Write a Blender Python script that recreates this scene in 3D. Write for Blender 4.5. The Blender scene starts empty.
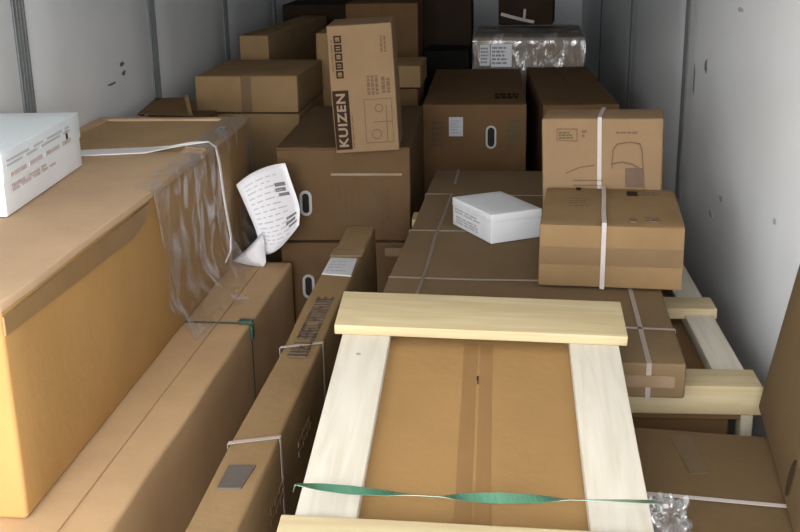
import bpy, bmesh, math, random
import numpy as np
from mathutils import Vector, Matrix, noise

# ------------------------------------------------------------------ camera, world, exposure
SC = bpy.context.scene
COL = SC.collection
F_PX, PITCH, YAW, ROLL = 1089.0, .3038, .1059, -.0175      # solved from the box edges (800x532 frame)
CAM_POS = Vector((0, 0, 2.0))
_R = Matrix.Rotation(YAW, 3, 'Z')
FW = _R @ Vector((0, math.cos(PITCH), -math.sin(PITCH)))
RT0 = _R @ Vector((1, 0, 0)); UP0 = RT0.cross(FW)
RT = RT0 * math.cos(ROLL) + UP0 * math.sin(ROLL)
UP = UP0 * math.cos(ROLL) - RT0 * math.sin(ROLL)
cd = bpy.data.cameras.new('camera'); cam = bpy.data.objects.new('camera', cd); COL.objects.link(cam)
cd.sensor_width = 36; cd.lens = F_PX / 800 * 36; cd.clip_start = .05
M = Matrix((RT, UP, -FW)).transposed().to_4x4(); M.translation = CAM_POS
cam.matrix_world = M
SC.camera = cam

def ray(px, py): return FW + RT * ((px - 400) / F_PX) - UP * ((py - 266) / F_PX)
def at_z(px, py, z): d = ray(px, py); return CAM_POS + d * ((z - 2) / d.z)
def at_x(px, py, x): d = ray(px, py); return CAM_POS + d * (x / d.x)
def at_y(px, py, y): d = ray(px, py); return CAM_POS + d * (y / d.y)

# the trailer interior: open at the rear (behind the camera), overcast daylight comes in there
XL, XR, Y0, Y1, ZC = -1.78, .72, -.45, 12.0, 2.6
W = bpy.data.worlds.new('World'); SC.world = W; W.use_nodes = True
nt = W.node_tree; bg = nt.nodes['Background']
tc = nt.nodes.new('ShaderNodeTexCoord'); sx = nt.nodes.new('ShaderNodeSeparateXYZ')
rp = nt.nodes.new('ShaderNodeValToRGB'); mr = nt.nodes.new('ShaderNodeMapRange')
nt.links.new(tc.outputs['Generated'], sx.inputs[0]); nt.links.new(sx.outputs['Z'], mr.inputs[0])
mr.inputs[1].default_value = -1; mr.inputs[2].default_value = 1
nt.links.new(mr.outputs[0], rp.inputs[0]); nt.links.new(rp.outputs[0], bg.inputs[0])
e = rp.color_ramp.elements
e[0].position = .48; e[0].color = (.33, .32, .30, 1)      # yard behind the trailer
e[1].position = .52; e[1].color = (.97, .98, 1.0, 1)      # overcast sky
bg.inputs[1].default_value = 1.0
pl = bpy.data.lights.new('rear_opening_portal', 'AREA'); pl.shape = 'RECTANGLE'
pl.size = XR - XL; pl.size_y = ZC; pl.cycles.is_portal = True      # sampling aid for the sky through the open rear
po = bpy.data.objects.new('rear_opening_portal', pl); COL.objects.link(po)
po.location = ((XL + XR) / 2, Y0 - .02, ZC / 2); po.rotation_euler = (math.pi / 2, 0, 0)
vs = SC.view_settings; vs.view_transform = 'Standard'; vs.look = 'None'; vs.gamma = 1; vs.use_curve_mapping = False
vs.exposure = 3.95

# ------------------------------------------------------------------ materials
MATS = {}
def mat(name, col, rough=.8, var=.12, scale=6, bump=.0, bscale=60, stain=None, stain_amt=.3, spec=.3, metallic=0, rnd=True):
    """plain procedural surface: base colour with two noise scales, optional stain and bump"""
    if name in MATS: return MATS[name]
    m = bpy.data.materials.new(name); m.use_nodes = True; t = m.node_tree; N = t.nodes; Lk = t.links.new
    b = N['Principled BSDF']; b.inputs['Roughness'].default_value = rough
    b.inputs['Specular IOR Level'].default_value = spec; b.inputs['Metallic'].default_value = metallic
    tc = N.new('ShaderNodeTexCoord'); vec = tc.outputs['Object']
    if rnd:
        oi = N.new('ShaderNodeObjectInfo'); mu = N.new('ShaderNodeMath'); mu.operation = 'MULTIPLY'; mu.inputs[1].default_value = 37
        ad = N.new('ShaderNodeVectorMath'); ad.operation = 'ADD'
        Lk(oi.outputs['Random'], mu.inputs[0]); Lk(vec, ad.inputs[0]); Lk(mu.outputs[0], ad.inputs[1]); vec = ad.outputs[0]
    n = N.new('ShaderNodeTexNoise'); n.inputs['Scale'].default_value = scale; n.inputs['Detail'].default_value = 6; n.inputs['Roughness'].default_value = .62
    Lk(vec, n.inputs['Vector'])
    r = N.new('ShaderNodeValToRGB'); Lk(n.outputs['Fac'], r.inputs[0])
    c = Vector(col)
    r.color_ramp.elements[0].position = .3; r.color_ramp.elements[1].position = .7
    r.color_ramp.elements[0].color = (*(c * (1 - var)), 1); r.color_ramp.elements[1].color = (*(c * (1 + var)), 1)
    out = r.outputs[0]
    if stain:
        n2 = N.new('ShaderNodeTexNoise'); n2.inputs['Scale'].default_value = scale * .45; n2.inputs['Detail'].default_value = 4
        Lk(vec, n2.inputs['Vector'])
        r2 = N.new('ShaderNodeValToRGB'); r2.color_ramp.elements[0].position = .54; r2.color_ramp.elements[1].position = .72
        r2.color_ramp.elements[0].color = (0, 0, 0, 1); r2.color_ramp.elements[1].color = (stain_amt,) * 3 + (1,)
        Lk(n2.outputs['Fac'], r2.inputs[0])
        mx = N.new('ShaderNodeMix'); mx.data_type = 'RGBA'; Lk(r2.outputs[0], mx.inputs[0]); Lk(out, mx.inputs[6]); mx.inputs[7].default_value = (*stain, 1)
        out = mx.outputs[2]
    Lk(out, b.inputs['Base Color'])
    if bump:
        n3 = N.new('ShaderNodeTexNoise'); n3.inputs['Scale'].default_value = bscale; n3.inputs['Detail'].default_value = 3
        Lk(vec, n3.inputs['Vector'])
        bp = N.new('ShaderNodeBump'); bp.inputs['Strength'].default_value = bump; bp.inputs['Distance'].default_value = .01
        Lk(n3.outputs['Fac'], bp.inputs['Height']); Lk(bp.outputs[0], b.inputs['Normal'])
    MATS[name] = m
    return m
def wood(name, col, dark, axis):
    if name in MATS: return MATS[name]
    m = bpy.data.materials.new(name); m.use_nodes = True; t = m.node_tree; N = t.nodes; Lk = t.links.new
    b = N['Principled BSDF']; b.inputs['Roughness'].default_value = .7; b.inputs['Specular IOR Level'].default_value = .25
    tc = N.new('ShaderNodeTexCoord'); mp = N.new('ShaderNodeMapping'); oi = N.new('ShaderNodeObjectInfo')
    s = [14, 14, 14]; s['xyz'.index(axis)] = 1.1; mp.inputs['Scale'].default_value = s
    mu = N.new('ShaderNodeMath'); mu.operation = 'MULTIPLY'; mu.inputs[1].default_value = 23; Lk(oi.outputs['Random'], mu.inputs[0])
    ad = N.new('ShaderNodeVectorMath'); Lk(tc.outputs['Object'], ad.inputs[0]); Lk(mu.outputs[0], ad.inputs[1]); Lk(ad.outputs[0], mp.inputs[0])
    n = N.new('ShaderNodeTexNoise'); n.inputs['Scale'].default_value = 3; n.inputs['Detail'].default_value = 7; n.inputs['Distortion'].default_value = .6
    Lk(mp.outputs[0], n.inputs['Vector'])
    r = N.new('ShaderNodeValToRGB'); r.color_ramp.elements[0].position = .34; r.color_ramp.elements[1].position = .62
    r.color_ramp.elements[0].color = (*dark, 1); r.color_ramp.elements[1].color = (*col, 1)
    Lk(n.outputs['Fac'], r.inputs[0]); Lk(r.outputs[0], b.inputs['Base Color'])
    bp = N.new('ShaderNodeBump'); bp.inputs['Strength'].default_value = .12; bp.inputs['Distance'].default_value = .004
    Lk(n.outputs['Fac'], bp.inputs['Height']); Lk(bp.outputs[0], b.inputs['Normal'])
    MATS[name] = m; return m
def film(name, amount=.25, tint=(.9, .9, .92)):
    """thin clear stretch film: mostly see-through, glossy creases"""
    if name in MATS: return MATS[name]
    m = bpy.data.materials.new(name); m.use_nodes = True; t = m.node_tree; N = t.nodes; Lk = t.links.new
    N.remove(N['Principled BSDF']); o = N['Material Output']
    tr = N.new('ShaderNodeBsdfTransparent'); gl = N.new('ShaderNodeBsdfGlossy'); df = N.new('ShaderNodeBsdfDiffuse')
    tr.inputs[0].default_value = (.96, .96, .96, 1)
    gl.inputs['Roughness'].default_value = .22; df.inputs[0].default_value = (*tint, 1)
    ms = N.new('ShaderNodeMixShader'); ms.inputs[0].default_value = .35; Lk(gl.outputs[0], ms.inputs[1]); Lk(df.outputs[0], ms.inputs[2])
    mx = N.new('ShaderNodeMixShader'); Lk(tr.outputs[0], mx.inputs[1]); Lk(ms.outputs[0], mx.inputs[2])
    tc = N.new('ShaderNodeTexCoord'); mp = N.new('ShaderNodeMapping'); mp.inputs['Scale'].default_value = (7, 5, 3); Lk(tc.outputs['Object'], mp.inputs[0])
    n = N.new('ShaderNodeTexNoise'); n.inputs['Scale'].default_value = 1.5; n.inputs['Detail'].default_value = 4; n.inputs['Distortion'].default_value = 1.2
    Lk(mp.outputs[0], n.inputs['Vector'])
    r = N.new('ShaderNodeValToRGB'); r.color_ramp.elements[0].position = .48; r.color_ramp.elements[1].position = .74
    r.color_ramp.elements[0].color = (amount * .3,) * 3 + (1,); r.color_ramp.elements[1].color = (min(1, amount * 3.6),) * 3 + (1,)
    Lk(n.outputs['Fac'], r.inputs[0]); Lk(r.outputs[0], mx.inputs[0])
    bp = N.new('ShaderNodeBump'); bp.inputs['Strength'].default_value = .8; bp.inputs['Distance'].default_value = .02
    Lk(n.outputs['Fac'], bp.inputs['Height'])
    Lk(bp.outputs[0], gl.inputs['Normal']); Lk(bp.outputs[0], df.inputs['Normal'])
    Lk(mx.outputs[0], o.inputs['Surface']); MATS[name] = m; return m

def kraft(name, c, var=.10, sc=5, st=.3):
    return mat(name, c, .85, var, sc, .10, 40, tuple(q * .8 for q in c), st, spec=.12)
KRAFT = kraft('kraft_cardboard', (.205, .130, .062))
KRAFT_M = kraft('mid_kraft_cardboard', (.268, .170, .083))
KRAFT_L = kraft('light_kraft_cardboard', (.52, .360, .225), .07, 4)
KRAFT_O = kraft('orange_kraft_cardboard', (.41, .236, .086), .06, 4)
KRAFT_A = kraft('smooth_golden_cardboard', (.258, .150, .058), .05, 4)
KRAFT_P = kraft('pale_kraft_cardboard', (.212, .138, .076), .06)
KRAFT_G = kraft('dull_kraft_cardboard', (.142, .094, .050))
KRAFT_V = kraft('shade_darkened_cardboard', (.118, .076, .036))  # kraft darkened in its colour to stand for shade on the near right cartons
KRAFT_I = kraft('shaded_coffee_brown_cardboard', (.112, .066, .032))  # brown carton, made darker still by shade put into the base colour
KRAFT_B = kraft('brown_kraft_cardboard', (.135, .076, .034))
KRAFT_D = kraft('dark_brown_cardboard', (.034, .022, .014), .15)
BLACK_C = mat('near_black_wrap', (.010, .009, .008), .8, .3, 6, spec=.1)
TAPE = mat('brown_packing_tape', (.155, .095, .045), .35, .08, 9, .05, 20, spec=.25)
TAPE_L = mat('light_packing_tape', (.20, .135, .08), .25, .08, 9, .05, 20, spec=.5)
STRAP_W = mat('white_plastic_strap', (.42, .37, .345), .4, .06, 20)
STRAP_G = mat('green_plastic_strap', (.045, .125, .075), .22, .2, 8, spec=.6)
STRAP_DG = mat('dark_green_strap', (.035, .09, .06), .35, .2, 8)
WHITE_C = mat('white_card', (.84, .85, .87), .55, .03, 6)
PAPER = mat('white_paper', (.82, .81, .84), .6, .03, 5)
LABEL = mat('label_paper', (.42, .43, .44), .5, .04, 12)
LABEL_G = mat('grey_label', (.085, .07, .06), .5, .12, 40)
INK = mat('dark_brown_ink', (.034, .020, .014), .9, .15, 30, spec=0)
INK_F = mat('faded_brown_ink', (.135, .088, .055), .75, .12, 30, spec=.08)
INK_G = mat('grey_ink', (.33, .33, .35), .7, .1, 40)
INK_R = mat('pinkish_brown_ink', (.60, .50, .48), .7, .2, 30)
INK_N = mat('green_brown_ink', (.085, .068, .034), .75, .1, 30)
RING = mat('white_plastic_ring', (.40, .39, .38), .4, .05, 20)
HOLE_SHADE = mat('hole_shade', (.018, .015, .012), .9, .1, 20)  # dark colour for the painted shade inside hand holes
PINE_X = wood('pale_pine_crosswise', (.42, .345, .205), (.365, .285, .16), 'x')
PINE_Y = wood('pale_pine_lengthwise', (.52, .480, .405), (.455, .41, .33), 'y')
PINE_Z = wood('pale_pine_upright', (.42, .37, .27), (.36, .30, .2), 'z')
KNOT = mat('wood_knot', (.30, .22, .14), .8, .2, 40)
WALL = mat('grey_white_wall_panel', (.80, .82, .835), .30, .04, 1.6, .04, 6, (.66, .68, .69), .5, spec=.5)
STRIP = mat('grey_wall_strip', (.20, .21, .215), .5, .12, 8, .1, 40)
STRIP_D = mat('dark_grey_wall_strip', (.13, .135, .14), .5, .12, 8, .1, 40)
SCUFF = mat('grey_scuff', (.16, .16, .165), .8, .3, 40)
FLOORM = mat('dark_floor_boards', (.10, .075, .05), .7, .2, 5, .2, 20)
CEIL = mat('trailer_ceiling_paint', (.74, .76, .77), .5, .05, 2)
FILM = film('clear_stretch_film', .21)
FILM_H = film('crumpled_stretch_film', .45)

# ------------------------------------------------------------------ mesh helpers
def obj(name, verts, faces, m, parent=None, smooth=False):
    me = bpy.data.meshes.new(name); me.from_pydata([tuple(v) for v in verts], [], faces); me.update()
    me.materials.append(m)
    if smooth: me.polygons.foreach_set('use_smooth', [True] * len(me.polygons))
    o = bpy.data.objects.new(name, me); COL.objects.link(o)
    if parent: o.parent = parent
    return o
def axis_pts(half, r, cell):
    inner = half - r; n = max(1, min(26, int(round(2 * inner / cell))))
    mid = [-inner + 2 * inner * i / n for i in range(n + 1)]
    return [-half, -inner - r * .45] + mid + [inner + r * .45, half]
def rbox(c, size, r=.004, cell=.12, wob=0, bulge=0, seed=0, wf=3.):
    """rounded box, centre c; wob = uneven surface in metres, bulge = faces bow outwards"""
    hx = [s / 2 for s in size]; r = min(r, min(hx) * .45)
    ax = [axis_pts(h, r, cell) for h in hx]; V = []; idx = {}; Fs = []
    def vid(p):
        k = tuple(round(q, 6) for q in p)
        if k in idx: return idx[k]
        cl = [max(-(h - r), min(h - r, q)) for q, h in zip(p, hx)]
        d = Vector(p) - Vector(cl); nrm = d.normalized() if d.length > 1e-9 else Vector((0, 0, 0))
        q = Vector(cl) + nrm * r
        if bulge:
            for a in range(3):
                o1, o2 = (a + 1) % 3, (a + 2) % 3
                q[a] += math.copysign(1, q[a]) * bulge * abs(nrm[a]) * max(0, 1 - (q[o1] / hx[o1]) ** 2) * max(0, 1 - (q[o2] / hx[o2]) ** 2)
        if wob:
            s = Vector((seed * 3.1, seed * 1.7, seed * 2.3))
            q += wob * Vector((noise.noise(q * wf + s), noise.noise(q * wf + s + Vector((9, 0, 0))), noise.noise(q * wf + s + Vector((0, 9, 0)))))
        if nrm.z < -.3: q.z = max(q.z, -hx[2])
        idx[k] = len(V); V.append(q + Vector(c)); return idx[k]
    for a in range(3):
        o1, o2 = (a + 1) % 3, (a + 2) % 3
        for sgn in (-1, 1):
            for i in range(len(ax[o1]) - 1):
                for j in range(len(ax[o2]) - 1):
                    q = []
                    for (u, v) in ((i, j), (i + 1, j), (i + 1, j + 1), (i, j + 1)):
                        p = [0, 0, 0]; p[a] = sgn * hx[a]; p[o1] = ax[o1][u]; p[o2] = ax[o2][v]; q.append(vid(p))
                    Fs.append(q if sgn > 0 else q[::-1])
    return V, Fs
def box_vf(lo, hi):
    x0, y0, z0 = lo; x1, y1, z1 = hi
    V = [(x, y, z) for z in (z0, z1) for y in (y0, y1) for x in (x0, x1)]
    return V, [(0, 2, 3, 1), (4, 5, 7, 6), (0, 1, 5, 4), (2, 6, 7, 3), (0, 4, 6, 2), (1, 3, 7, 5)]
def merge(parts):
    V, Fs = [], []
    for v, f in parts:
        o = len(V); V += list(v); Fs += [[i + o for i in q] for q in f]
    return V, Fs
class Thing: pass
def rot3(ya, pi, ro): return Matrix.Rotation(ya, 3, 'Z') @ Matrix.Rotation(pi, 3, 'X') @ Matrix.Rotation(ro, 3, 'Y')
def tag(o, label, cat, group=None):
    o['label'] = label; o['category'] = cat
    if group: o['group'] = group
def thing(name, label, cat, b, group=None):
    """b = x, y, z of the top front middle, width, depth, height, yaw, pitch, roll; the Empty sits at the base"""
    x, y, z, w, d, h, ya, pi, ro = b
    R = rot3(ya, pi, ro); pos = Vector((x, y, z)) + R @ Vector((0, d / 2, -h))
    T = Thing(); T.w, T.d, T.h = w, d, h
    T.m = Matrix.Translation(pos) @ R.to_4x4(); T.mi = T.m.inverted()
    T.o = bpy.data.objects.new(name, None); COL.objects.link(T.o); T.o.empty_display_size = .1
    T.o.matrix_world = T.m; tag(T.o, label, cat, group)
    return T
def loc(T, p): return T.mi @ Vector(p)
FACES = {'top': lambda T: (Vector((1, 0, 0)), Vector((0, 1, 0)), Vector((0, 0, 1)), Vector((0, 0, T.h))),
         'front': lambda T: (Vector((1, 0, 0)), Vector((0, 0, 1)), Vector((0, -1, 0)), Vector((0, -T.d / 2, 0))),
         'right': lambda T: (Vector((0, 1, 0)), Vector((0, 0, 1)), Vector((1, 0, 0)), Vector((T.w / 2, 0, 0))),
         'left': lambda T: (Vector((0, -1, 0)), Vector((0, 0, 1)), Vector((-1, 0, 0)), Vector((-T.w / 2, 0, 0)))}
def fpx(T, face, px, py):
    """pixel -> (u, v) on a face of the thing"""
    u, v, n, o = FACES[face](T)
    c = T.mi @ CAM_POS; d = T.mi.to_3x3() @ ray(px, py)
    t = (o - c).dot(n) / d.dot(n); p = c + d * t
    return (p - o).dot(u), (p - o).dot(v)
def on(T, face, u, v, off=0):
    U, Vv, n, o = FACES[face](T); return o + U * u + Vv * v + n * off
def patch_vf(T, face, poly, t=.0012, base=0.0):
    """thin slab lying on a face: poly = [(u, v), ...] counter-clockwise"""
    k = len(poly); V = [on(T, face, u, v, base - .002) for u, v in poly] + [on(T, face, u, v, base + t) for u, v in poly]
    Fs = [list(range(k, 2 * k)), list(range(k))[::-1]] + [[i, (i + 1) % k, k + (i + 1) % k, k + i] for i in range(k)]
    return V, Fs
def rect(u0, v0, u1, v1):
    u0, u1 = sorted((u0, u1)); v0, v1 = sorted((v0, v1)); return [(u0, v0), (u1, v0), (u1, v1), (u0, v1)]
def patch(T, face, poly, name, m, t=.0012, parent=None, base=0.0):
    v, f = patch_vf(T, face, poly, t, base); return obj(name, v, f, m, parent or T.o)
def patch_px(T, face, pts, name, m, t=.0012, base=0.0):
    return patch(T, face, [fpx(T, face, *p) for p in pts][::-1] if len(pts) > 2 else rect(*fpx(T, face, *pts[0]), *fpx(T, face, *pts[1])), name, m, t, base=base)
def lines(T, face, r, n, name, m, seed=0, fill=.55, t=.0012, vertical=False, parent=None, base=0.0, words=True):
    """rows of small print marks inside rect r = (u0, v0, u1, v1)"""
    rng = random.Random(seed); u0, v0, u1, v1 = r; u0, u1 = sorted((u0, u1)); v0, v1 = sorted((v0, v1)); parts = []
    for i in range(n):
        if vertical:
            s = (u1 - u0) / n; a = u0 + s * (i + .2); b = a + s * fill; p = v0
            while p < v1 - .004:
                L_ = (v1 - v0) * rng.uniform(.12, .3) if words else (v1 - v0); q = min(v1, p + L_)
                parts.append(patch_vf(T, face, rect(a, p, b, q), t, base)); p = q + (v1 - v0) * .05
        else:
            s = (v1 - v0) / n; a = v0 + s * (i + .2); b = a + s * fill; p = u0
            end = u1 - (u1 - u0) * rng.uniform(0, .3)
            while p < end - .003:
                L_ = (u1 - u0) * rng.uniform(.12, .3) if words else (end - u0); q = min(end, p + L_)
                parts.append(patch_vf(T, face, rect(p, a, q, b), t, base)); p = q + (u1 - u0) * .05
    v, f = merge(parts); o = obj(name, v, f, m, parent or T.o); o['kind'] = 'stuff'; return o
def stroke(T, face, pts, w, name, m, t=.0012):
    """a drawn line on a face"""
    parts = []
    for (a, b), (c, d) in zip(pts[:-1], pts[1:]):
        L_ = math.hypot(c - a, d - b) or 1e-6; nx, ny = -(d - b) / L_ * w / 2, (c - a) / L_ * w / 2
        parts.append(patch_vf(T, face, [(a - nx, b - ny), (c - nx, d - ny), (c + nx, d + ny), (a + nx, b + ny)], t))
    v, f = merge(parts); return obj(name, v, f, m, T.o)
def ribbon(name, pts, sides, m, parent, t=.001):
    """strap through pts; sides[i] = half-width vector"""
    V, Fs = [], []; n = len(pts)
    for i in range(n):
        p = Vector(pts[i]); s = Vector(sides[i]); d = Vector(pts[min(n - 1, i + 1)]) - Vector(pts[max(0, i - 1)])
        nn = d.cross(s); nn = nn.normalized() * t / 2 if nn.length > 0 else Vector((0, 0, t / 2))
        V += [p - s - nn, p + s - nn, p + s + nn, p - s + nn]
    for i in range(n - 1):
        for k in range(4):
            a, b = i * 4 + k, i * 4 + (k + 1) % 4; Fs.append((a, b, b + 4, a + 4))
    Fs += [(3, 2, 1, 0), (n * 4 - 4, n * 4 - 3, n * 4 - 2, n * 4 - 1)]
    return obj(name, V, Fs, m, parent)
def strap(T, axis, pos, m=None, wd=.012, off=.002, skew=0, wave=.0015, seed=0):
    """band around the carton; axis 'x' runs over top and front at x=pos, axis 'y' crosses the top at y=pos"""
    e_ = off; r = .012; loop = []
    hw = (T.d if axis == 'x' else T.w) / 2 + e_; z0, z1 = -e_ * .2, T.h + e_
    def arc(cx, cz, a0):
        return [(cx + r * math.cos(a0 + k * math.pi / 8), cz + r * math.sin(a0 + k * math.pi / 8)) for k in range(5)]
    c = arc(hw - r * .6, z1 - r * .6, 0) + arc(-hw + r * .6, z1 - r * .6, math.pi / 2) + arc(-hw + r * .6, z0 + r * .6, math.pi) + arc(hw - r * .6, z0 + r * .6, 1.5 * math.pi)
    c = [(max(-hw, min(hw, a)), max(z0, min(z1, b))) for a, b in c]
    pts = []
    for i in range(len(c)):
        a, b = c[i], c[(i + 1) % len(c)]; n = 6 if math.hypot(a[0] - b[0], a[1] - b[1]) > .08 else 1
        for k in range(n): pts.append((a[0] + (b[0] - a[0]) * k / n, a[1] + (b[1] - a[1]) * k / n))
    pts.append(pts[0])
    P, S = [], []
    for i, (a, z) in enumerate(pts):
        q = pos + skew * a + wave * math.sin(seed + 1.3 * a * 9)
        P.append((q, a, z) if axis == 'x' else (a, q, z)); S.append(Vector((wd / 2, 0, 0)) if axis == 'x' else Vector((0, wd / 2, 0)))
    return ribbon('strap', P, S, m or STRAP_W, T.o)
def carton(name, label, cat, b, m=KRAFT, seam=None, group=None, r=.006, wob=.004, bulge=.004, seed=1, tape=None, cell=.10, gap=.0035):
    """body + two closed flaps; seam = (face, direction) of the flap joint, tape = material over the joint"""
    T = thing(name, label, cat, b, group); w, d, h = T.w, T.d, T.h
    lo, hi = [-w / 2, -d / 2, 0], [w / 2, d / 2, h]; ft = .004
    if seam:
        face = seam[0]
        if face == 'top': hi[2] -= ft
        if face == 'front': lo[1] += ft
        if face == 'right': hi[0] -= ft
    v, f = rbox([(a + c) / 2 for a, c in zip(lo, hi)], [c - a for a, c in zip(lo, hi)], r, cell, wob, bulge, seed)
    T.body = obj('body', v, f, m, T.o, True)
    if seam:
        face, dr = seam; U, Vv, n, o = FACES[face](T)
        hu = {'top': w / 2, 'front': w / 2, 'right': d / 2}[face] - .0015
        v0, v1 = (-d / 2 + .0015, d / 2 - .0015) if face == 'top' else (.0015, h - .0015)
        vm = (v0 + v1) / 2
        rs = [(-hu, v0, -gap / 2, v1), (gap / 2, v0, hu, v1)] if dr == 'v' else [(-hu, v0, hu, vm - gap / 2), (-hu, vm + gap / 2, hu, v1)]
        for k, q in enumerate(rs):
            c = on(T, face, (q[0] + q[2]) / 2, (q[1] + q[3]) / 2, -ft / 2 + bulge * .4)
            sz = U * (q[2] - q[0]) + Vv * (q[3] - q[1]) + n * (ft + .004)
            vv, ff = rbox(c, [abs(s) for s in sz], .003, cell, wob * .35, 0, seed + k)
            obj('flap', vv, ff, m, T.o, True)
        if tape:
            tw = .026
            q = (-tw, v0 + .001, tw, v1 - .001) if dr == 'v' else (-hu, vm - tw, hu, vm + tw)
            patch(T, face, rect(*q), 'tape', tape, .0015, base=bulge * .4 + .0018)
    return T
def painted_handle_hole(T, face, px, w=.05, h=.105, ring=.011):
    cu, cv = fpx(T, face, *px)
    def stadium(a, b, k=8):
        rr = a / 2; out = []
        for i in range(k + 1): t = math.pi * i / k; out.append((cu + rr * math.cos(t), cv + (b / 2 - rr) + rr * math.sin(t)))
        for i in range(k + 1): t = math.pi + math.pi * i / k; out.append((cu + rr * math.cos(t), cv - (b / 2 - rr) + rr * math.sin(t)))
        return out
    o, i = stadium(w, h), stadium(w - 2 * ring, h - 2 * ring); n = len(o)
    V = [on(T, face, *p, -.002) for p in o] + [on(T, face, *p, .008) for p in o] + [on(T, face, *p, .008) for p in i] + [on(T, face, *p, -.002) for p in i]
    Fs = []
    for k in range(n):
        j = (k + 1) % n
        for a in range(3): Fs.append((a * n + k, a * n + j, (a + 1) * n + j, (a + 1) * n + k))
    rg = obj('handle_ring', V, Fs, RING, T.o)
    v, f = patch_vf(T, face, i, .004); obj('painted_handle_hole', v, f, HOLE_SHADE, rg)  # body is uncut: a dark plate paints the shade inside the hole
def text(T, face, body, uv, length, height, name, m, ang=0, parent=None, off=.0016, bold=.0):
    """lettering fitted into a length x height field centred at uv, turned by ang"""
    cu = bpy.data.curves.new(name, 'FONT'); cu.body = body; cu.size = 1; cu.offset = bold; cu.space_character = 1.12
    o = bpy.data.objects.new(name, cu); COL.objects.link(o)
    me = bpy.data.meshes.new_from_object(o); bpy.data.objects.remove(o)
    xs = [v_.co.x for v_ in me.vertices]; ys = [v_.co.y for v_ in me.vertices]
    x0, x1, y0, y1 = min(xs), max(xs), min(ys), max(ys); ca, sa = math.cos(ang), math.sin(ang)
    for vt in me.vertices:
        a, b = ((vt.co.x - x0) / (x1 - x0) - .5) * length, ((vt.co.y - y0) / (y1 - y0) - .5) * height
        vt.co = on(T, face, uv[0] + a * ca - b * sa, uv[1] + a * sa + b * ca, off)
    me.materials.clear(); me.materials.append(m)
    q = bpy.data.objects.new(name, me); COL.objects.link(q); q.parent = parent or T.o; return q

# ------------------------------------------------------------------ the trailer
def struct(name, lo, hi, m):
    v, f = box_vf(lo, hi); o = obj(name, v, f, m); o['kind'] = 'structure'; return o
floor = struct('floor', (XL, Y0, -.08), (XR, Y1, 0), FLOORM)
ceil = struct('ceiling', (XL - .06, Y0, ZC), (XR + .06, Y1, ZC + .06), CEIL)
wl = struct('wall_left', (XL - .06, Y0, -.08), (XL - .006, Y1, ZC), STRIP)
wr = struct('wall_right', (XR + .006, Y0, -.08), (XR + .06, Y1, ZC), STRIP)
wb = struct('wall_back', (XL - .06, Y1, -.08), (XR + .06, Y1 + .06, ZC + .06), WALL)
def wall_side(parent, X, s, seams, sw, smat):
    """panels between upright ribbed strips; s = +1 where the room lies towards +x"""
    ys = [Y0] + seams + [Y1]
    for i in range(len(ys) - 1):
        a = ys[i] + (sw / 2 if i else 0); b = ys[i + 1] - (sw / 2 if i < len(ys) - 2 else 0)
        x0, x1 = sorted((X - s * .008, X + s * .001 * ((i % 2) * 2)))
        v, f = rbox(((x0 + x1) / 2, (a + b) / 2, ZC / 2), (x1 - x0, b - a - .004, ZC), .002, .25, .003, 0, i + 3, 1.2)
        obj('wall_panel', v, f, WALL, parent, True)
    for y in seams:
        parts = [box_vf((min(X - s * .006, X + s * .003), y - sw / 2, 0), (max(X - s * .006, X + s * .003), y + sw / 2, ZC))]
        for k in range(4):
            yy = y - sw / 2 + sw * (k + .5) / 4
            parts.append(box_vf((min(X, X + s * .007), yy - sw * .07, 0), (max(X, X + s * .007), yy + sw * .07, ZC)))
        v, f = merge(parts); obj('wall_strip', v, f, smat, parent)
wall_side(wl, XL, 1, [2.43, 3.86, 5.34, 6.75, 8.18, 9.6, 11.0], .105, STRIP)
wall_side(wr, XR, -1, [2.45, 4.70, 6.91, 9.30], .11, STRIP_D)
def scuff(parent, p, ry, rz, X, s, seed, m=SCUFF):
    rng = random.Random(seed); n = 9; V = []
    for k in range(n):
        a = 2 * math.pi * k / n; q = rng.uniform(.6, 1.1); V.append((X + s * .003, p.y + ry * q * math.cos(a), p.z + rz * q * math.sin(a)))
    V2 = [(v[0] + s * .002, v[1], v[2]) for v in V]
    obj('scuff_mark', V + V2, [list(range(n, 2 * n)), list(range(n))[::-1]] + [[i, (i + 1) % n, n + (i + 1) % n, n + i] for i in range(n)], m, parent)
for k, (px, py, ry, rz) in enumerate(((121, 64, .03, .012), (123, 73, .03, .012), (111, 84, .05, .006))): scuff(wl, at_x(px, py, XL), ry, rz, XL, 1, k)
for k, (px, py, ry, rz) in enumerate(((707, 66, .03, .03), (695, 80, .012, .075), (742, 10, .05, .008), (712, 214, .05, .012), (776, 222, .02, .01), (722, 199, .04, .01))): scuff(wr, at_x(px, py, XR), ry, rz, XR, -1, k + 9, SCUFF if k < 2 else mat('faint_scuff', (.42, .43, .44), .6, .2, 20))

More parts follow.
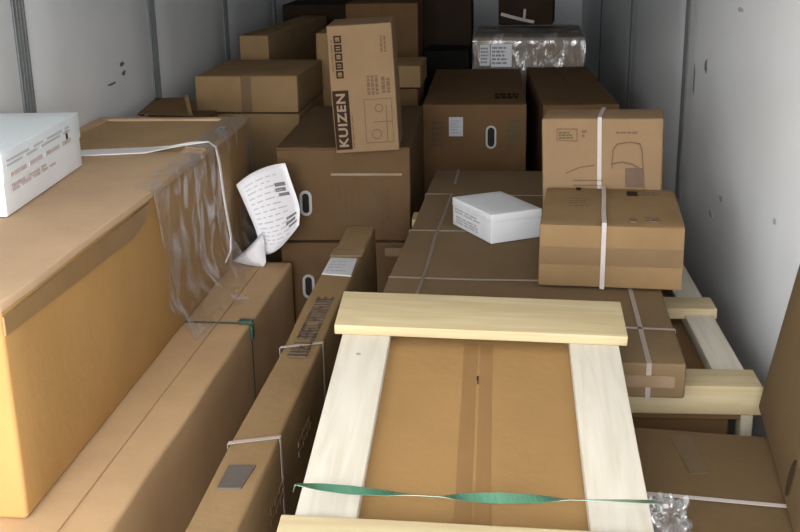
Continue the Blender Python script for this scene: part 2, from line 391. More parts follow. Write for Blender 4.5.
# ------------------------------------------------------------------ foreground wooden crate
T = thing('wooden_crate', 'nearest pale wooden crate with tape-sealed cardboard centre and green strap', 'crate', (-.059, 1.681, 1.0, .677, .858, .102, .014, .15, .029))
A = T; h = T.h; yb = -T.d / 2
v, f = rbox((0, 0 - .04, .026), (.63, .93, .052), .004, .08, .002, .003, 3); obj('carton', v, f, KRAFT_A, T.o, True)
for k, s in enumerate((-1, 1)):
    v, f = rbox((s * .264, -.04, h - .04), (.112, .955, .03), .003, .2, .001, 0, k); obj('side_rail', v, f, PINE_Y, T.o, True)
v, f = rbox((0, yb + .7715, h - .0125), (.677, .173, .025), .003, .2, .0012, 0, 5); obj('cross_rail', v, f, PINE_X, T.o, True)
v, f = rbox((0, yb - .0865, h - .0125), (.677, .173, .025), .003, .2, .0012, 0, 7); obj('cross_rail', v, f, PINE_X, T.o, True)
for u0, u1 in ((-.034, -.004), (.0035, .031)):
    v, f = box_vf((u0, yb - .02, .048), (u1, yb + .70, .0558)); obj('tape', v, f, mat('kraft_tape', (.205, .112, .043), .4, .05, 8), T.o)
v, f = merge([box_vf((-.003, yb + .545, .05), (.002, yb + .562, .0565)), box_vf((-.001, yb + .53, .05), (.002, yb + .548, .0565))]); obj('tear', v, f, INK, T.o)
V = [(-.272 + .006 * math.cos(k * .9), yb + .60 + .006 * math.sin(k * .9), h - .0245) for k in range(7)]; obj('knot', V, [list(range(7))], KNOT, T.o)
# the green strap lies loose across the rails and twists
pts, sd = [], []
N_ = 72
for i in range(N_ + 1):
    x = -.325 + .65 * i / N_; t = (x + .325) / .65
    sag = .010 * math.sin(math.pi * min(1, max(0, t)))
    # twist angle a (direction of the width in the y-z plane): -.66 is edge-on from the trailer door
    knots = [(-.325, -.55), (-.28, -.05), (-.225, .18), (-.16, -.2), (-.11, -.60), (-.06, -.60), (-.01, .1), (.047, .55), (.11, .1), (.17, -.60), (.21, -.58), (.27, -.42), (.325, -.36)]
    a = 0
    for (p0, q0), (p1, q1) in zip(knots[:-1], knots[1:]):
        if p0 <= x <= p1 + 1e-9: a = q0 + (q1 - q0) * (x - p0) / (p1 - p0)
    pts.append(Vector((x, yb + .076 + .004 * math.sin(9 * x), h + .008 - sag)))
    sd.append(Vector((0, math.cos(a), math.sin(a))) * .0105)
pts = [Vector((-.330, pts[0].y, h - .008))] + pts + [Vector((.328, pts[-1].y, h - .012))]
sd = [Vector((0, .003, 0))] + sd + [Vector((0, .003, 0))]
ribbon('strap', pts, sd, STRAP_G, T.o, .0012)

# ------------------------------------------------------------------ flat strapped carton and the low crate under it
T = carton('flat_carton', 'wide flat brown carton with white straps lying on low wooden crate', 'carton', (.02, 2.435, 1.001, .786, 2.095, .088, -.026, 0, 0), KRAFT_G, None, seed=4, wob=.005, bulge=.002, cell=.09)
for px in ((640, 329), (440, 279), (420, 231), (470, 195)):
    strap(T, 'y', fpx(T, 'top', *px)[1], mat('dull_strap', (.27, .225, .20), .4, .06, 20), .011, seed=px[0], wave=.004)
strap(T, 'x', fpx(T, 'top', 640, 330)[0], MATS['dull_strap'], seed=2, wave=.004); strap(T, 'x', fpx(T, 'top', 432, 250)[0], mat('faint_strap', (.19, .15, .125), .4, .06, 20), .010, seed=5, wave=.004)
patch(T, 'front', rect(.24, .03, .37, .06), 'tape', TAPE_L, .002, base=.002)

cb = (.136, 2.504, .911, .94, 1.7, .911, .023, 0, 0)
T = thing('wooden_crate', 'low pale wooden crate under the strapped flat carton by right wall', 'crate', cb)
h = T.h; yb = -T.d / 2
v, f = rbox((0, .02, .41), (.84, 1.62, .82), .006, .2, .004, .004, 6); obj('carton', v, f, KRAFT_B, T.o, True)
v, f = box_vf((-.44, yb + .02, .815), (.44, -yb - .02, h - .055)); obj('panel', v, f, KRAFT_B, T.o)
for s in (-1, 1):
    v, f = rbox((s * .430, 0, h - .0375), (.082, 1.66, .035), .003, .3, .001, 0, 2); obj('side_rail', v, f, PINE_Y, T.o, True)
for y0, y1, t in ((0, .112, .076), (.565, .672, .034), (1.56, 1.68, .034)):
    v, f = rbox((0, yb + (y0 + y1) / 2, h - t / 2), (.964, y1 - y0, t), .004, .2, .001, 0, 4); obj('cross_rail', v, f, PINE_X, T.o, True)
for sx_ in (-1, 1):
    for y_ in (yb + .04, -yb - .04):
        v, f = rbox((sx_ * .452, y_, (h - .07) / 2), (.03, .05, h - .07), .003, .3); obj('post', v, f, PINE_Z, T.o, True)

# carton in front of the low crate and the one leaning on the right wall
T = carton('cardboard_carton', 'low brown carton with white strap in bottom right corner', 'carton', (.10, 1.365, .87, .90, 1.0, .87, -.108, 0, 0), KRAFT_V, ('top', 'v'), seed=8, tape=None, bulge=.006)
strap(T, 'y', fpx(T, 'top', 730, 505)[1], wd=.013, off=.009)
patch_px(T, 'top', [(668, 436), (690, 438), (710, 475), (690, 476)], 'tape', mat('worn_brown_tape', (.098, .062, .03), .45, .08, 9), .002, base=.004)
Vb = T
wbx = (.610, 1.697, 1.270, .04, .751, .394, -.092, .002, .17)
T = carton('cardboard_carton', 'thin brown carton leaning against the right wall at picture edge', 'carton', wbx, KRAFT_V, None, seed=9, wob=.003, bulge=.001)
u, vv_ = fpx(T, 'left', 792, 478)
v, f = patch_vf(T, 'left', [(u + .022 * math.cos(a), vv_ + .04 * math.sin(a)) for a in [2 * math.pi * k / 12 for k in range(12)]], .003); obj('painted_handle_hole', v, f, mat('brown_hole_shade', (.045, .030, .016), .9, .1, 20, spec=.05), T.o)  # dark ellipse painted on as the shade within a hand hole

# ------------------------------------------------------------------ the two tied cartons and the white box on the flat carton
def tied(label, b, seed, front):
    T = carton('cardboard_carton', label, 'carton', b, KRAFT_P if front else KRAFT, ('front', 'h') if not front else None, seed=seed, wob=.003, bulge=.003, tape=TAPE if not front else None, cell=.06)
    return T
T = tied('tan carton lying flat with taped front beside small white box, white strap', (.28, 2.973, 1.190, .40, .44, .183, -.066, 0, 0), 11, False)
strap(T, 'x', fpx(T, 'top', 604, 212)[0], wd=.013, off=.009)
lines(T, 'top', (*fpx(T, 'top', 568, 208), *fpx(T, 'top', 590, 199)), 4, 'print', INK_F, 3, base=.003)
patch_px(T, 'top', [(627, 197), (637, 193)], 'print', INK, .002, base=.003)
lines(T, 'top', (*fpx(T, 'top', 639, 197), *fpx(T, 'top', 660, 193)), 2, 'print', INK_F, 4, base=.003)
lines(T, 'top', (*fpx(T, 'top', 645, 223), *fpx(T, 'top', 664, 219)), 2, 'print', INK_F, 5, base=.003)
patch_px(T, 'top', [(630, 223), (636, 220)], 'print', INK_F, .002, base=.003)
patch_px(T, 'top', [(576, 191), (581, 189)], 'print', INK, .002, base=.003)
T = tied('tan carton standing upright with line drawing of a small appliance', (.278, 3.43, 1.411, .374, .185, .405, -.131, 0, -.03), 12, True)
strap(T, 'x', fpx(T, 'front', 600, 150)[0], wd=.013, off=.005, skew=0)
fp = lambda *p: fpx(T, 'front', *p)
lines(T, 'front', (*fp(559, 139), *fp(574, 131)), 3, 'print', INK_N, 3, base=.003)
stroke(T, 'front', [fp(*p) for p in ((557, 140), (557, 129), (577, 129), (577, 141), (557, 140))], .0025, 'print', INK_F, .005)
lines(T, 'front', (*fp(582, 138), *fp(587, 129)), 2, 'print', INK_F, 6, base=.003)
lines(T, 'front', (*fp(616, 134), *fp(640, 131)), 1, 'print', INK_F, 7, base=.003)
stroke(T, 'front', [fp(*p) for p in ((612, 168), (613, 150), (617, 144), (630, 142), (640, 144), (642, 152), (644, 188))], .003, 'drawing', INK_F, .0055)
stroke(T, 'front', [fp(*p) for p in ((611, 164), (622, 162), (632, 164), (640, 169))], .005, 'drawing', INK_F, .0055)
patch_px(T, 'front', [(625, 187), (643, 168)], 'drawing', mat('mid_brown_ink', (.11, .07, .045), .75, .1, 30), .002, base=.0035)
stroke(T, 'front', [fp(*p) for p in ((566, 173), (580, 167), (595, 165))], .0035, 'drawing', INK_F, .0055)
for yy in (180, 185): stroke(T, 'front', [fp(573, yy), fp(603, yy)], .0035, 'print', INK_F, .0055)

T = carton('white_box', 'small white box lying on the strapped flat carton', 'box', (-.132, 3.527, 1.101, .278, .187, .096, -1.054, 0, 0), mat('dull_white_card', (.56, .57, .585), .55, .04, 8), None, seed=13, wob=.001, bulge=.001, r=.003, cell=.05)
lid = rbox((0, 0, .083), (.281, .190, .028), .003, .05, .0008, 0, 2)
obj('lid', *lid, MATS['dull_white_card'], T.o, True)
lines(T, 'front', (-.12, .047, .10, .066), 2, 'print', INK_G, 5, base=.001)
lines(T, 'front', (-.11, .012, .06, .04), 3, 'print', INK_G, 8, base=.001)
lines(T, 'front', (-.12, .072, .11, .086), 2, 'print', mat('pale_grey_ink', (.55, .55, .56), .6, .05, 30), 6, base=.0025)

# ------------------------------------------------------------------ long narrow carton left of the crate
T = carton('long_narrow_carton', 'long narrow carton on edge with dark lettering left of the wooden crate', 'carton', (-.54, 1.40, .9455, .099, 2.30, .945, -.005, .016, 0), KRAFT, None, seed=14, wob=.006, bulge=.003, r=.008, cell=.09)
tp = lambda *p: fpx(T, 'top', *p)
patch_px(T, 'top', [(322, 275), (351, 277), (357, 260), (331, 259)], 'label', LABEL, .002, base=.003)
lines(T, 'top', (tp(327, 268)[0] + .005, tp(337, 274)[1], tp(352, 268)[0] - .008, tp(340, 262)[1]), 4, 'print', INK_G, 4, base=.0052, t=.0006)
patch_px(T, 'top', [(217, 490), (241, 490), (256, 467), (229, 467)], 'label', LABEL_G, .002, base=.003)
# big stencilled lettering that can no longer be read: blocky strokes in a row along the top
rng = random.Random(5); y0, y1 = tp(300, 358)[1], tp(330, 297)[1]; parts = []
n_ = 11; u0, u1 = -.022, .026
for k in range(n_):
    a = y0 + (y1 - y0) * k / n_; b = a + (y1 - y0) / n_ * .72; s_ = (b - a) * .28
    parts.append(patch_vf(T, 'top', rect(u0, a, u1, a + s_), .002, .003))
    if rng.random() < .7: parts.append(patch_vf(T, 'top', rect(u0, b - s_, u1, b), .002, .003))
    for q in (0, 1, 2):
        if rng.random() < .6:
            c = u0 + (u1 - u0) * q * .42; parts.append(patch_vf(T, 'top', rect(c, a, c + .007, b), .002, .003))
v, f = merge(parts); obj('lettering', v, f, mat('worn_lettering_ink', (.085, .058, .04), .75, .2, 30), T.o)
for px in ((302, 346), (255, 441)): strap(T, 'y', tp(*px)[1], wd=.013, off=.003, seed=px[0], skew=.35, m=mat('greyish_strap', (.32, .27, .235), .4, .06, 20))
patch_px(T, 'top', [(330, 257), (362, 257), (365, 250), (334, 250)], 'tape', TAPE_L, .002, base=.003)
for k in range(2): lines(T, 'right', (-.60 + .3 * k, .80, -.44 + .3 * k, .85), 2, 'print', mat('rubbed_ink', (.165, .104, .05), .8, .1, 20), k, base=.003)

# ------------------------------------------------------------------ big wrapped carton on the left, white box on it, long carton under it
Pb = (-1.4285, 2.131, 1.228, .645, 2.392, .532, .007, 0, 0)
T = thing('large_carton', 'big carton at left partly wrapped in clear film with white strap', 'carton', Pb); P = T
w, d, h = T.w, T.d, T.h
v, f = rbox((0, 0, (h - .014) / 2), (w, d, h - .014), .012, .09, .005, .006, 15); obj('body', v, f, KRAFT_O, T.o, True)
ry = loc(T, (-1.2, 3.78, 1.228)).y; by = loc(T, (-1.2, 4.475, 1.228)).y; rx = loc(T, (-1.2, 4.2, 1.228)).x
def board(name, x0, x1, y0, y1, m=KRAFT_L, seed=0):
    v, f = rbox(((x0 + x1) / 2, (y0 + y1) / 2, h - .012), (x1 - x0, y1 - y0, .026), .012, .08, .004, 0, seed); return obj(name, v, f, m, T.o, True)
board('lid_panel', -w / 2, w / 2 + .004, -d / 2 - .004, ry, KRAFT_L, 2)
board('rim', rx, w / 2 + .004, ry, d / 2, KRAFT_L, 3); board('rim', -w / 2, rx, by, d / 2, KRAFT_L, 4); board('rim', -w / 2, -w / 2 + .05, ry, by, KRAFT_L, 5)
v, f = box_vf((-w / 2 + .04, ry - .02, h - .03), (rx + .02, by + .02, h - .0075)); obj('inner_panel', v, f, kraft('recessed_panel_cardboard', (.42, .275, .145), .07, 4), T.o)
# brown tape along the upper edge of the side
y1_ = loc(T, at_x(146, 212, -1.1)).y
patch(T, 'right', [(-d / 2, h - .075), (y1_ - .12, h - .095), (y1_, h - .075), (y1_ + .05, h - .03), (-d / 2, h - .03)], 'tape', mat('edge_tape', (.27, .165, .075), .4, .08, 9, .05, 20), .003, base=.006)
patch(T, 'top', [tuple(loc(T, at_z(*p, 1.228)).xy) for p in ((185, 148), (206, 150), (243, 121), (224, 118))], 'tape', mat('rim_tape', (.36, .25, .145), .35, .08, 9), .003, base=.002)
# clear film at the far end: over the top edge, down the side, ragged folds on the carton below
nu, nv = 46, 34; V, Fs = [], []
for i in range(nu + 1):
    yy = loc(T, (-1.1, 3.17 + 1.36 * i / nu, 1)).y
    for j in range(nv + 1):
        s = .64 * j / nv - .06
        wv = noise.noise(Vector((yy * 5, s * 3, 1.0))) * .020 + noise.noise(Vector((yy * 13 + s * 6, s * 7, 4.0))) * .012
        edge = .05 * noise.noise(Vector((s * 5, 2, 7))) * (1 - i / nu) + .13 * max(0, s) * (1 - i / nu)
        if s < 0: p = Vector((w / 2 + .012 + s, yy + edge, h + .008 + abs(wv) * .5))
        else:
            z = h + .004 - s
            flare = max(0, (s - .40)) * (.55 + .5 * noise.noise(Vector((yy * 6, 3, 3))))
            p = Vector((w / 2 + .016 + abs(wv) + flare, yy + edge, max(z, .012 + abs(wv))))
        V.append(p)
for i in range(nu):
    for j in range(nv):
        a = i * (nv + 1) + j; Fs.append((a, a + 1, a + nv + 2, a + nv + 1))
obj('plastic_wrap', V, Fs, FILM, T.o, True)
# white strap: flat over the top, then a thin twisted cord down the side
q = [at_z(20, 158, 1.231), at_z(80, 153, 1.231), at_z(150, 150, 1.232), at_z(170, 147, 1.236), at_z(190, 143.5, 1.238), at_z(208, 141.5, 1.240)]
q = [loc(T, p) for p in q]; q += [loc(T, at_x(*p, -1.072)) for p in ((216, 147), (220, 165), (223, 190), (227, 215), (231, 236), (231, 250), (226, 262))]
sd = [Vector((0, .054, 0))] * 3 + [Vector((0, .010, .002)), Vector((0, .008, .003)), Vector((-.003, .009, 0))] + [Vector((0, .010, .0))] * 7
ribbon('strap', q, sd, mat('bright_white_strap', (.80, .78, .77), .35, .04, 10), T.o, .003)

Rb = (-1.337, 1.6, .693, .866, 2.585, .692, -.007, 0, 0)
T = carton('long_carton', 'long carton with dark green strap under the big wrapped carton', 'carton', Rb, mat('rosy_kraft_cardboard', (.52, .345, .19), .8, .08, 4, .08, 40, (.44, .295, .165), .3, spec=.12), None, seed=17, wob=.006, bulge=.004, r=.012, cell=.1); R = T
ys_ = fpx(T, 'top', 215, 324)[1]
strap(T, 'y', ys_, STRAP_DG, .013, .006)
bx, by_ = fpx(T, 'top', 240, 326)
v1 = rbox((T.w / 2 - .012, ys_, T.h + .012), (.05, .032, .012), .004, .05); v2 = rbox((T.w / 2 + .008, ys_, T.h - .025), (.010, .030, .05), .004, .05)
obj('buckle', *merge([v1, v2]), STRAP_DG, T.o, True)
patch(T, 'top', rect(T.w / 2 - .115, -T.d / 2 + .01, T.w / 2 - .113, T.d / 2 - .05), 'crease', mat('worn_crease', (.45, .285, .16), .8, .1, 8), .001, base=.005)

T = thing('white_box', 'large white printed box on the big carton at left edge', 'box', (-1.56, 2.833, 1.4125, .30, .70, .182, .074, 0, 0))
w, d, h = T.w, T.d, T.h
v, f = rbox((0, 0, .05), (w - .006, d - .006, .10), .003, .08, .001, 0, 2); obj('tray', v, f, WHITE_C, T.o, True)
v, f = rbox((0, 0, .095 + (h - .095) / 2), (w, d, h - .095), .004, .08, .0015, 0, 3); obj('lid', v, f, mat('cool_white_card', (.82, .88, .92), .45, .02, 6), T.o, True)
lines(T, 'right', (-.3, .10, .28, .122), 1, 'print', INK_R, 3, base=.001)
lines(T, 'right', (-.3, .06, .1, .085), 2, 'print', INK_R, 4, base=.001)
lines(T, 'right', (-.32, .135, .33, .16), 2, 'print', mat('pale_grey_ink', (.55, .55, .56)), 9, base=.001)
patch(T, 'right', rect(.20, .118, .215, .145), 'print', INK, .002)

# delivery sheet stuck to the wrap, and a folded scrap next to it
def sheet(name, label, grid, m):
    nu, nv = len(grid), len(grid[0]); V = [p for r_ in grid for p in r_]; Fs = []
    for i in range(nu - 1):
        for j in range(nv - 1): a = i * nv + j; Fs.append((a, a + nv, a + nv + 1, a + 1))
    T = bpy.data.objects.new(name, None); COL.objects.link(T); T.location = V[0]; tag(T, label, 'paper')
    o = obj('sheet', [Vector(p) - Vector(V[0]) for p in V], Fs, m, T, True)
    md = o.modifiers.new('thickness', 'SOLIDIFY'); md.thickness = .0012; md.offset = 0
    return T, o, Vector(V[0])
rows = [((236, 185), (258, 170), (285, 163)), ((242, 198), (265, 186), (291, 181)), ((249, 214), (272, 206), (298, 201)), ((255, 228), (277, 226), (300, 211)), ((258, 238), (278, 242), (299, 226)), ((264, 254), (272, 253), (282, 246))]
def bil(rows, u, v):
    a = u * (len(rows) - 1); i = min(len(rows) - 2, int(a)); fa = a - i
    def rowp(r_, v):
        (x0, y0), (x1, y1), (x2, y2) = r_; b0, b1, b2 = (1 - v) * (1 - 2 * v), 4 * v * (1 - v), v * (2 * v - 1)
        return Vector((b0 * x0 + b1 * x1 + b2 * x2, b0 * y0 + b1 * y1 + b2 * y2))
    return rowp(rows[i], v) * (1 - fa) + rowp(rows[i + 1], v) * fa
def paper_pt(u, v, off=0):
    p = bil(rows, u, v)
    yy = 4.13 + .05 * math.sin(math.pi * v) * (1 - .3 * u) - .07 * v + .05 * (u - .5) ** 2 - off
    return at_y(p.x, p.y, yy)
g = [[paper_pt(i / 14, j / 10) for j in range(11)] for i in range(15)]
PT, PO, P0 = sheet('paper_sheet', 'curled white printed delivery sheet hanging off the wrapped carton', g, PAPER)
def paper_marks(name, rects, m):
    parts = []
    for (u0, u1, v0, v1) in rects:
        n = 5; V = [paper_pt(u0 + (u1 - u0) * i, v0 + (v1 - v0) * j / n, o_) - P0 for o_ in (.002, .0035) for i in (0, 1) for j in range(n + 1)]; k = 2 * (n + 1)
        Fs = [(j, j + 1, j + n + 2, j + n + 1) for j in range(n)] + [(k + j, k + j + n + 1, k + j + n + 2, k + j + 1) for j in range(n)]
        parts.append((V, Fs))
    v, f = merge(parts); o = obj(name, v, f, m, PO); o['kind'] = 'stuff'; return o
rng = random.Random(8); rs = []
for i in range(14):
    u0 = .10 + .055 * i; a = .12
    while a < .62 + .1 * rng.random():
        b = a + rng.uniform(.06, .2); rs.append((u0, u0 + .012, a, min(.78, b))); a = b + .05
paper_marks('print', rs, mat('faint_grey_ink', (.52, .52, .55), .7, .1, 40))
paper_marks('print', [(.20, .235, .68, .88), (.25, .285, .66, .86), (.30, .33, .70, .9), (.56, .59, .72, .93), (.61, .65, .70, .90), (.67, .70, .76, .94)], mat('black_ink', (.20, .20, .22), .6, .2, 60))
tri = [(233, 261), (248, 248), (262, 233)], [(240, 263), (252, 254), (264, 240)], [(248, 265), (257, 261), (265, 250)], [(262, 267), (264, 266), (266, 262)]
g = [[at_y(p[0], p[1], 4.10 + .015 * math.sin(3 * i + j)) for j, p in enumerate(r_)] for i, r_ in enumerate(tri)]
ST, SO, S0 = sheet('paper_scrap', 'small folded white paper scrap below the curled delivery sheet', g, PAPER)

# ------------------------------------------------------------------ two stacked cartons with hand holes and the printed carton on top
Ib = (-.675, 4.242, 1.15, .538, 1.05, .383, .028, 0, 0)
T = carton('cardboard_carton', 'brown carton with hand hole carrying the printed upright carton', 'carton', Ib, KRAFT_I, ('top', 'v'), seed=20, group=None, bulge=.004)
painted_handle_hole(T, 'front', (306, 203)); U1 = T
patch_px(T, 'front', [(331, 175.5), (402, 173)], 'tape', TAPE_L, .003, base=.002)  # thin paler strip draws the glint along the tape
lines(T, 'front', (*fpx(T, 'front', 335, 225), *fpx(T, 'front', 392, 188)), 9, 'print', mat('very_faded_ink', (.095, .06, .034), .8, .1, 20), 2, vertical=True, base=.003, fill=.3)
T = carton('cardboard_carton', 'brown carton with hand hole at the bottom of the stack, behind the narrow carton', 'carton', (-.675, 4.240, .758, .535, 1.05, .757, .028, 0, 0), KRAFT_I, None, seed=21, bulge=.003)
painted_handle_hole(T, 'front', (309, 286))
patch_px(T, 'front', [(385, 256), (409, 248)], 'tape', TAPE_L, .003, base=.002)

Jb = (-.581, 4.136, 1.645, .246, .30, .487, .055, .004, -.048)
T = carton('printed_carton', 'upright tan carton with dark printed lettering panel standing on the hand-hole carton', 'carton', Jb, KRAFT_P, None, seed=22, wob=.002, bulge=.002, r=.004, cell=.06)
fp = lambda *p: fpx(T, 'front', *p)
c0, c1 = fp(337, 150), fp(353, 90)
pr = patch(T, 'front', rect(c0[0], c0[1], c0[0] + .062, c1[1]), 'print_panel', INK, .002, base=.002)
hh = c1[1] - c0[1]
text(T, 'front', 'KUIZEN', (c0[0] + .031, (c0[1] + c1[1]) / 2), hh * .90, .036, 'lettering', mat('letter_cream', (.23, .165, .105), .75, .05, 20), math.pi / 2, pr, off=.0052, bold=.03)
lines(T, 'front', (c0[0] + .066, c0[1] + .005, c0[0] + .074, c1[1] - .09), 1, 'print', INK_F, 3, vertical=True, base=.002)
a0, a1 = fp(339, 68), fp(343, 31)
for k in range(5):
    s_ = .028; v0 = a1[1] - .03 - k * .033
    sq = patch(T, 'front', rect(a0[0] - .012, v0 - s_ / 2, a0[0] + .016, v0 + s_ / 2), 'symbol', INK, .002, base=.002)
    parts = [patch_vf(T, 'front', rect(a0[0] - .006, v0 - .007 + q_, a0[0] + .010, v0 - .003 + q_), .0014, .0036) for q_ in ((0, .009) if k % 2 else (.0, .006, .011))]
    v, f = merge(parts); obj('symbol_mark', v, f, KRAFT_P, sq)
lines(T, 'front', (a0[0] - .026, a1[1] - .15, a0[0] - .018, a1[1] - .03), 1, 'print', INK_F, 5, vertical=True, base=.002)
lines(T, 'front', (*fp(380, 52), *fp(386, 35)), 2, 'print', INK_F, 6, vertical=True, base=.002)
lines(T, 'front', (*fp(367, 95), *fp(378, 75)), 3, 'print', INK_F, 7, vertical=True, base=.002, fill=.7)
lines(T, 'front', (*fp(381, 93), *fp(390, 76)), 2, 'print', INK_F, 8, vertical=True, base=.002, fill=.7)
k0, k1 = fp(367, 143), fp(391, 98)
stroke(T, 'front', [(k0[0], k1[1]), (k0[0], k0[1]), (k1[0], k0[1]), (k1[0], k1[1]), (k0[0], k1[1])], .002, 'drawing', INK_F, .0035)
for cc, rr in (((377, 134), .018), ((379, 108), .015)):
    u, vv_ = fp(*cc); stroke(T, 'front', [(u + rr * math.cos(a), vv_ + rr * math.sin(a)) for a in [k * math.pi / 7 for k in range(15)]], .003, 'drawing', INK_F, .0035)
stroke(T, 'front', [fp(374, 122), fp(392, 121)], .003, 'drawing', INK_F, .0035)
stroke(T, 'front', [fp(388, 141), fp(386, 105)], .003, 'drawing', INK_F, .0035)

# ------------------------------------------------------------------ middle distance
T = carton('cardboard_carton', 'dark brown carton with white label and hand hole in the middle', 'carton', (-.187, 5.347, 1.15, .511, 1.38, 1.148, .02, 0, 0), KRAFT_B, None, seed=24, bulge=.006)
painted_handle_hole(T, 'front', (491, 137), .052, .115, .009)
lb = patch_px(T, 'front', [(449, 136), (463, 117)], 'label', LABEL, .002, base=.004)
lines(T, 'front', (fpx(T, 'front', 451, 134)[0], fpx(T, 'front', 451, 134)[1], fpx(T, 'front', 461, 119)[0], fpx(T, 'front', 461, 119)[1]), 5, 'print', INK_G, 4, parent=lb, base=.0062, t=.0006)
lines(T, 'front', (*fpx(T, 'front', 507, 149), *fpx(T, 'front', 523, 119)), 6, 'print', INK_N, 2, vertical=False, base=.004, fill=.7)
lines(T, 'front', (*fpx(T, 'front', 432, 148), *fpx(T, 'front', 446, 120)), 5, 'print', mat('dim_brown_ink', (.095, .055, .03), .8), 3, base=.004, fill=.6)
lines(T, 'top', (*fpx(T, 'top', 495, 100), *fpx(T, 'top', 519, 94)), 2, 'print', INK, 3, base=.006)
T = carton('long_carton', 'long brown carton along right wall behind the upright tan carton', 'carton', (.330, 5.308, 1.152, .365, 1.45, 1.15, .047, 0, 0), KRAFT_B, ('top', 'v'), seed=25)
T = carton('cardboard_carton', 'wide tan carton with vertical tape on top of the left rear stack', 'carton', (-1.313, 5.299, 1.30, .516, .69, .18, -.005, 0, 0), KRAFT_M, ('front', 'v'), seed=26, tape=TAPE, bulge=.003)
T = carton('cardboard_carton', 'tall brown carton supporting the wide tan carton at left', 'carton', (-1.39, 5.305, 1.112, .67, .69, 1.111, -.005, 0, 0), KRAFT_M, None, seed=27)
T = carton('cardboard_carton', 'narrow deep carton behind the wide tan carton by left wall', 'carton', (-1.498, 6.296, 1.40, .173, 1.45, 1.398, -.07, 0, 0), KRAFT_M, None, seed=28, r=.004)
T = carton('cardboard_carton', 'brown carton corner peeking out left of the printed carton', 'carton', (-.935, 6.03, 1.437, .30, .30, 1.435, 0, 0, 0), KRAFT_M, None, seed=29)
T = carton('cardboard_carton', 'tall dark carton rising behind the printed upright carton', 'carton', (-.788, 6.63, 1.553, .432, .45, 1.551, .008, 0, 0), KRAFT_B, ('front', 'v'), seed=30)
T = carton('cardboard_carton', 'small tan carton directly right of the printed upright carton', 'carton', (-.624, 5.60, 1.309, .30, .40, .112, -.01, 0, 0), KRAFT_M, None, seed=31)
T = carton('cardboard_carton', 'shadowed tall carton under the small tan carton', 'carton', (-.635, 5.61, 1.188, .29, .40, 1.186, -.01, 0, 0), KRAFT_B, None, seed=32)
# carton with raised flaps squeezed in behind the big wrapped one
T = carton('open_carton', 'carton with raised flaps between big wrapped carton and left wall', 'carton', (-1.585, 4.62, 1.15, .31, .55, 1.148, 0, 0, 0), KRAFT_B, None, seed=33)
def flapq(name, pts, m):
    V = [loc(T, p) for p in pts]; n = (V[1] - V[0]).cross(V[2] - V[0]).normalized() * .004; V2 = [q_ + n for q_ in V]
    obj(name, V + V2, [(3, 2, 1, 0), (4, 5, 6, 7)] + [(i, (i + 1) % 4, 4 + (i + 1) % 4, 4 + i) for i in range(4)], m, T.o)
flapq('flap', [at_y(138, 114, 4.65), at_y(189, 116, 4.65), at_y(186, 98, 5.0), at_y(158, 99, 5.0)], KRAFT_B)
flapq('flap', [at_y(189, 116, 4.65), at_y(193, 116, 4.65), at_y(188, 96, 4.85), at_y(184, 96, 4.85)], KRAFT)
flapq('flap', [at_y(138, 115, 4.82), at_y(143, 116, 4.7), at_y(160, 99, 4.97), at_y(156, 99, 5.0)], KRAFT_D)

# ------------------------------------------------------------------ far end
Xb = (.093, 6.899, 1.321, .678, .793, 1.319, -.011, 0, 0)
T = carton('wrapped_carton', 'film-wrapped carton with white label sheets near the far end', 'carton', Xb, mat('greyish_cardboard', (.27, .215, .16), .7, .15, 6), None, seed=35)
nu, nv = 40, 30; V, Fs = [], []
for i in range(nu + 1):
    for j in range(nv + 1):
        x = (i / nu - .5) * (T.w + .02); s = j / nv * 1.1
        wv = abs(noise.noise(Vector((x * 9, s * 9, 2)))) * .02 + abs(noise.noise(Vector((x * 25, s * 25, 5)))) * .008
        V.append(Vector((x, -T.d / 2 - .012 - wv, T.h + .01 - (s - .7))) if s > .7 else Vector((x, -T.d / 2 - .01 + (.7 - s), T.h + .012 + wv)))
for i in range(nu):
    for j in range(nv): a = i * (nv + 1) + j; Fs.append((a, a + 1, a + nv + 2, a + nv + 1))
obj('plastic_wrap', V, Fs, FILM, T.o, True)
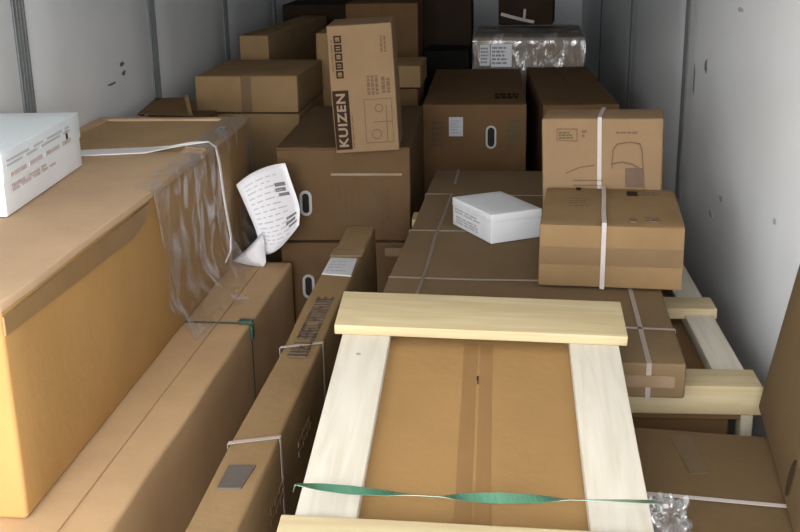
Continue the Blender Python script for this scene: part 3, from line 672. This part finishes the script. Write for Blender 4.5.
for p0, p1 in (((480, 65), (490, 44)), ((491, 66), (512, 43))):
    lb = patch_px(T, 'front', [p0, p1], 'label', PAPER, .004, base=.04)
    lines(T, 'front', (*fpx(T, 'front', p0[0] + 1, p0[1] - 2), *fpx(T, 'front', p1[0] - 1, p1[1] + 2)), 5, 'print', INK_G, p0[0], parent=lb, base=.0445, t=.001)
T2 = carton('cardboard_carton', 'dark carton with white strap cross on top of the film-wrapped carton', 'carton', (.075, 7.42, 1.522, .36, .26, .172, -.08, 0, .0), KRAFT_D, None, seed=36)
T = T2
def strip_px(pts, wd):
    return stroke(T, 'front', [fpx(T, 'front', *p) for p in pts], wd, 'strap', STRAP_W, .004)
strip_px([(501, 14), (512, 17), (524, 20), (534, 22)], .02); strip_px([(525, 9), (524, 21)], .016)
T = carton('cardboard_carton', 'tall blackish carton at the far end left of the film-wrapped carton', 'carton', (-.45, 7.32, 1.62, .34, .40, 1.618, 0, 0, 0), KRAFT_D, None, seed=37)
T = carton('black_bundle', 'low black wrapped box behind the dark brown labelled carton', 'box', (-.41, 6.86, 1.24, .27, .38, 1.238, 0, 0, 0), BLACK_C, None, seed=38, wob=.02)
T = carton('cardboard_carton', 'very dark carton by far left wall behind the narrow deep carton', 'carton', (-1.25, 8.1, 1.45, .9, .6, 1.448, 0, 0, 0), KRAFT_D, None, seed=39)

# crumpled clump of stretch film lying on the low carton by the crate
bm = bmesh.new(); bmesh.ops.create_icosphere(bm, subdivisions=5, radius=1)
c = at_z(669, 524, .885)
for vt in bm.verts:
    p = vt.co.copy(); n = noise.noise(p * 1.4) * .55 + abs(noise.noise(p * 2.6 + Vector((3, 1, 2)))) * .6 + abs(noise.noise(p * 6)) * .12
    q_ = p * (.72 + n); vt.co = Vector((q_.x * .052, q_.y * .050, max(-.012, q_.z * .055)))
me = bpy.data.meshes.new('plastic_film'); bm.to_mesh(me); bm.free(); me.materials.append(FILM_H)
me.polygons.foreach_set('use_smooth', [True] * len(me.polygons))
o = bpy.data.objects.new('plastic_film', me); COL.objects.link(o); o.location = c + Vector((0, 0, .005))
tag(o, 'crumpled clump of clear plastic film beside the nearest wooden crate', 'plastic film')
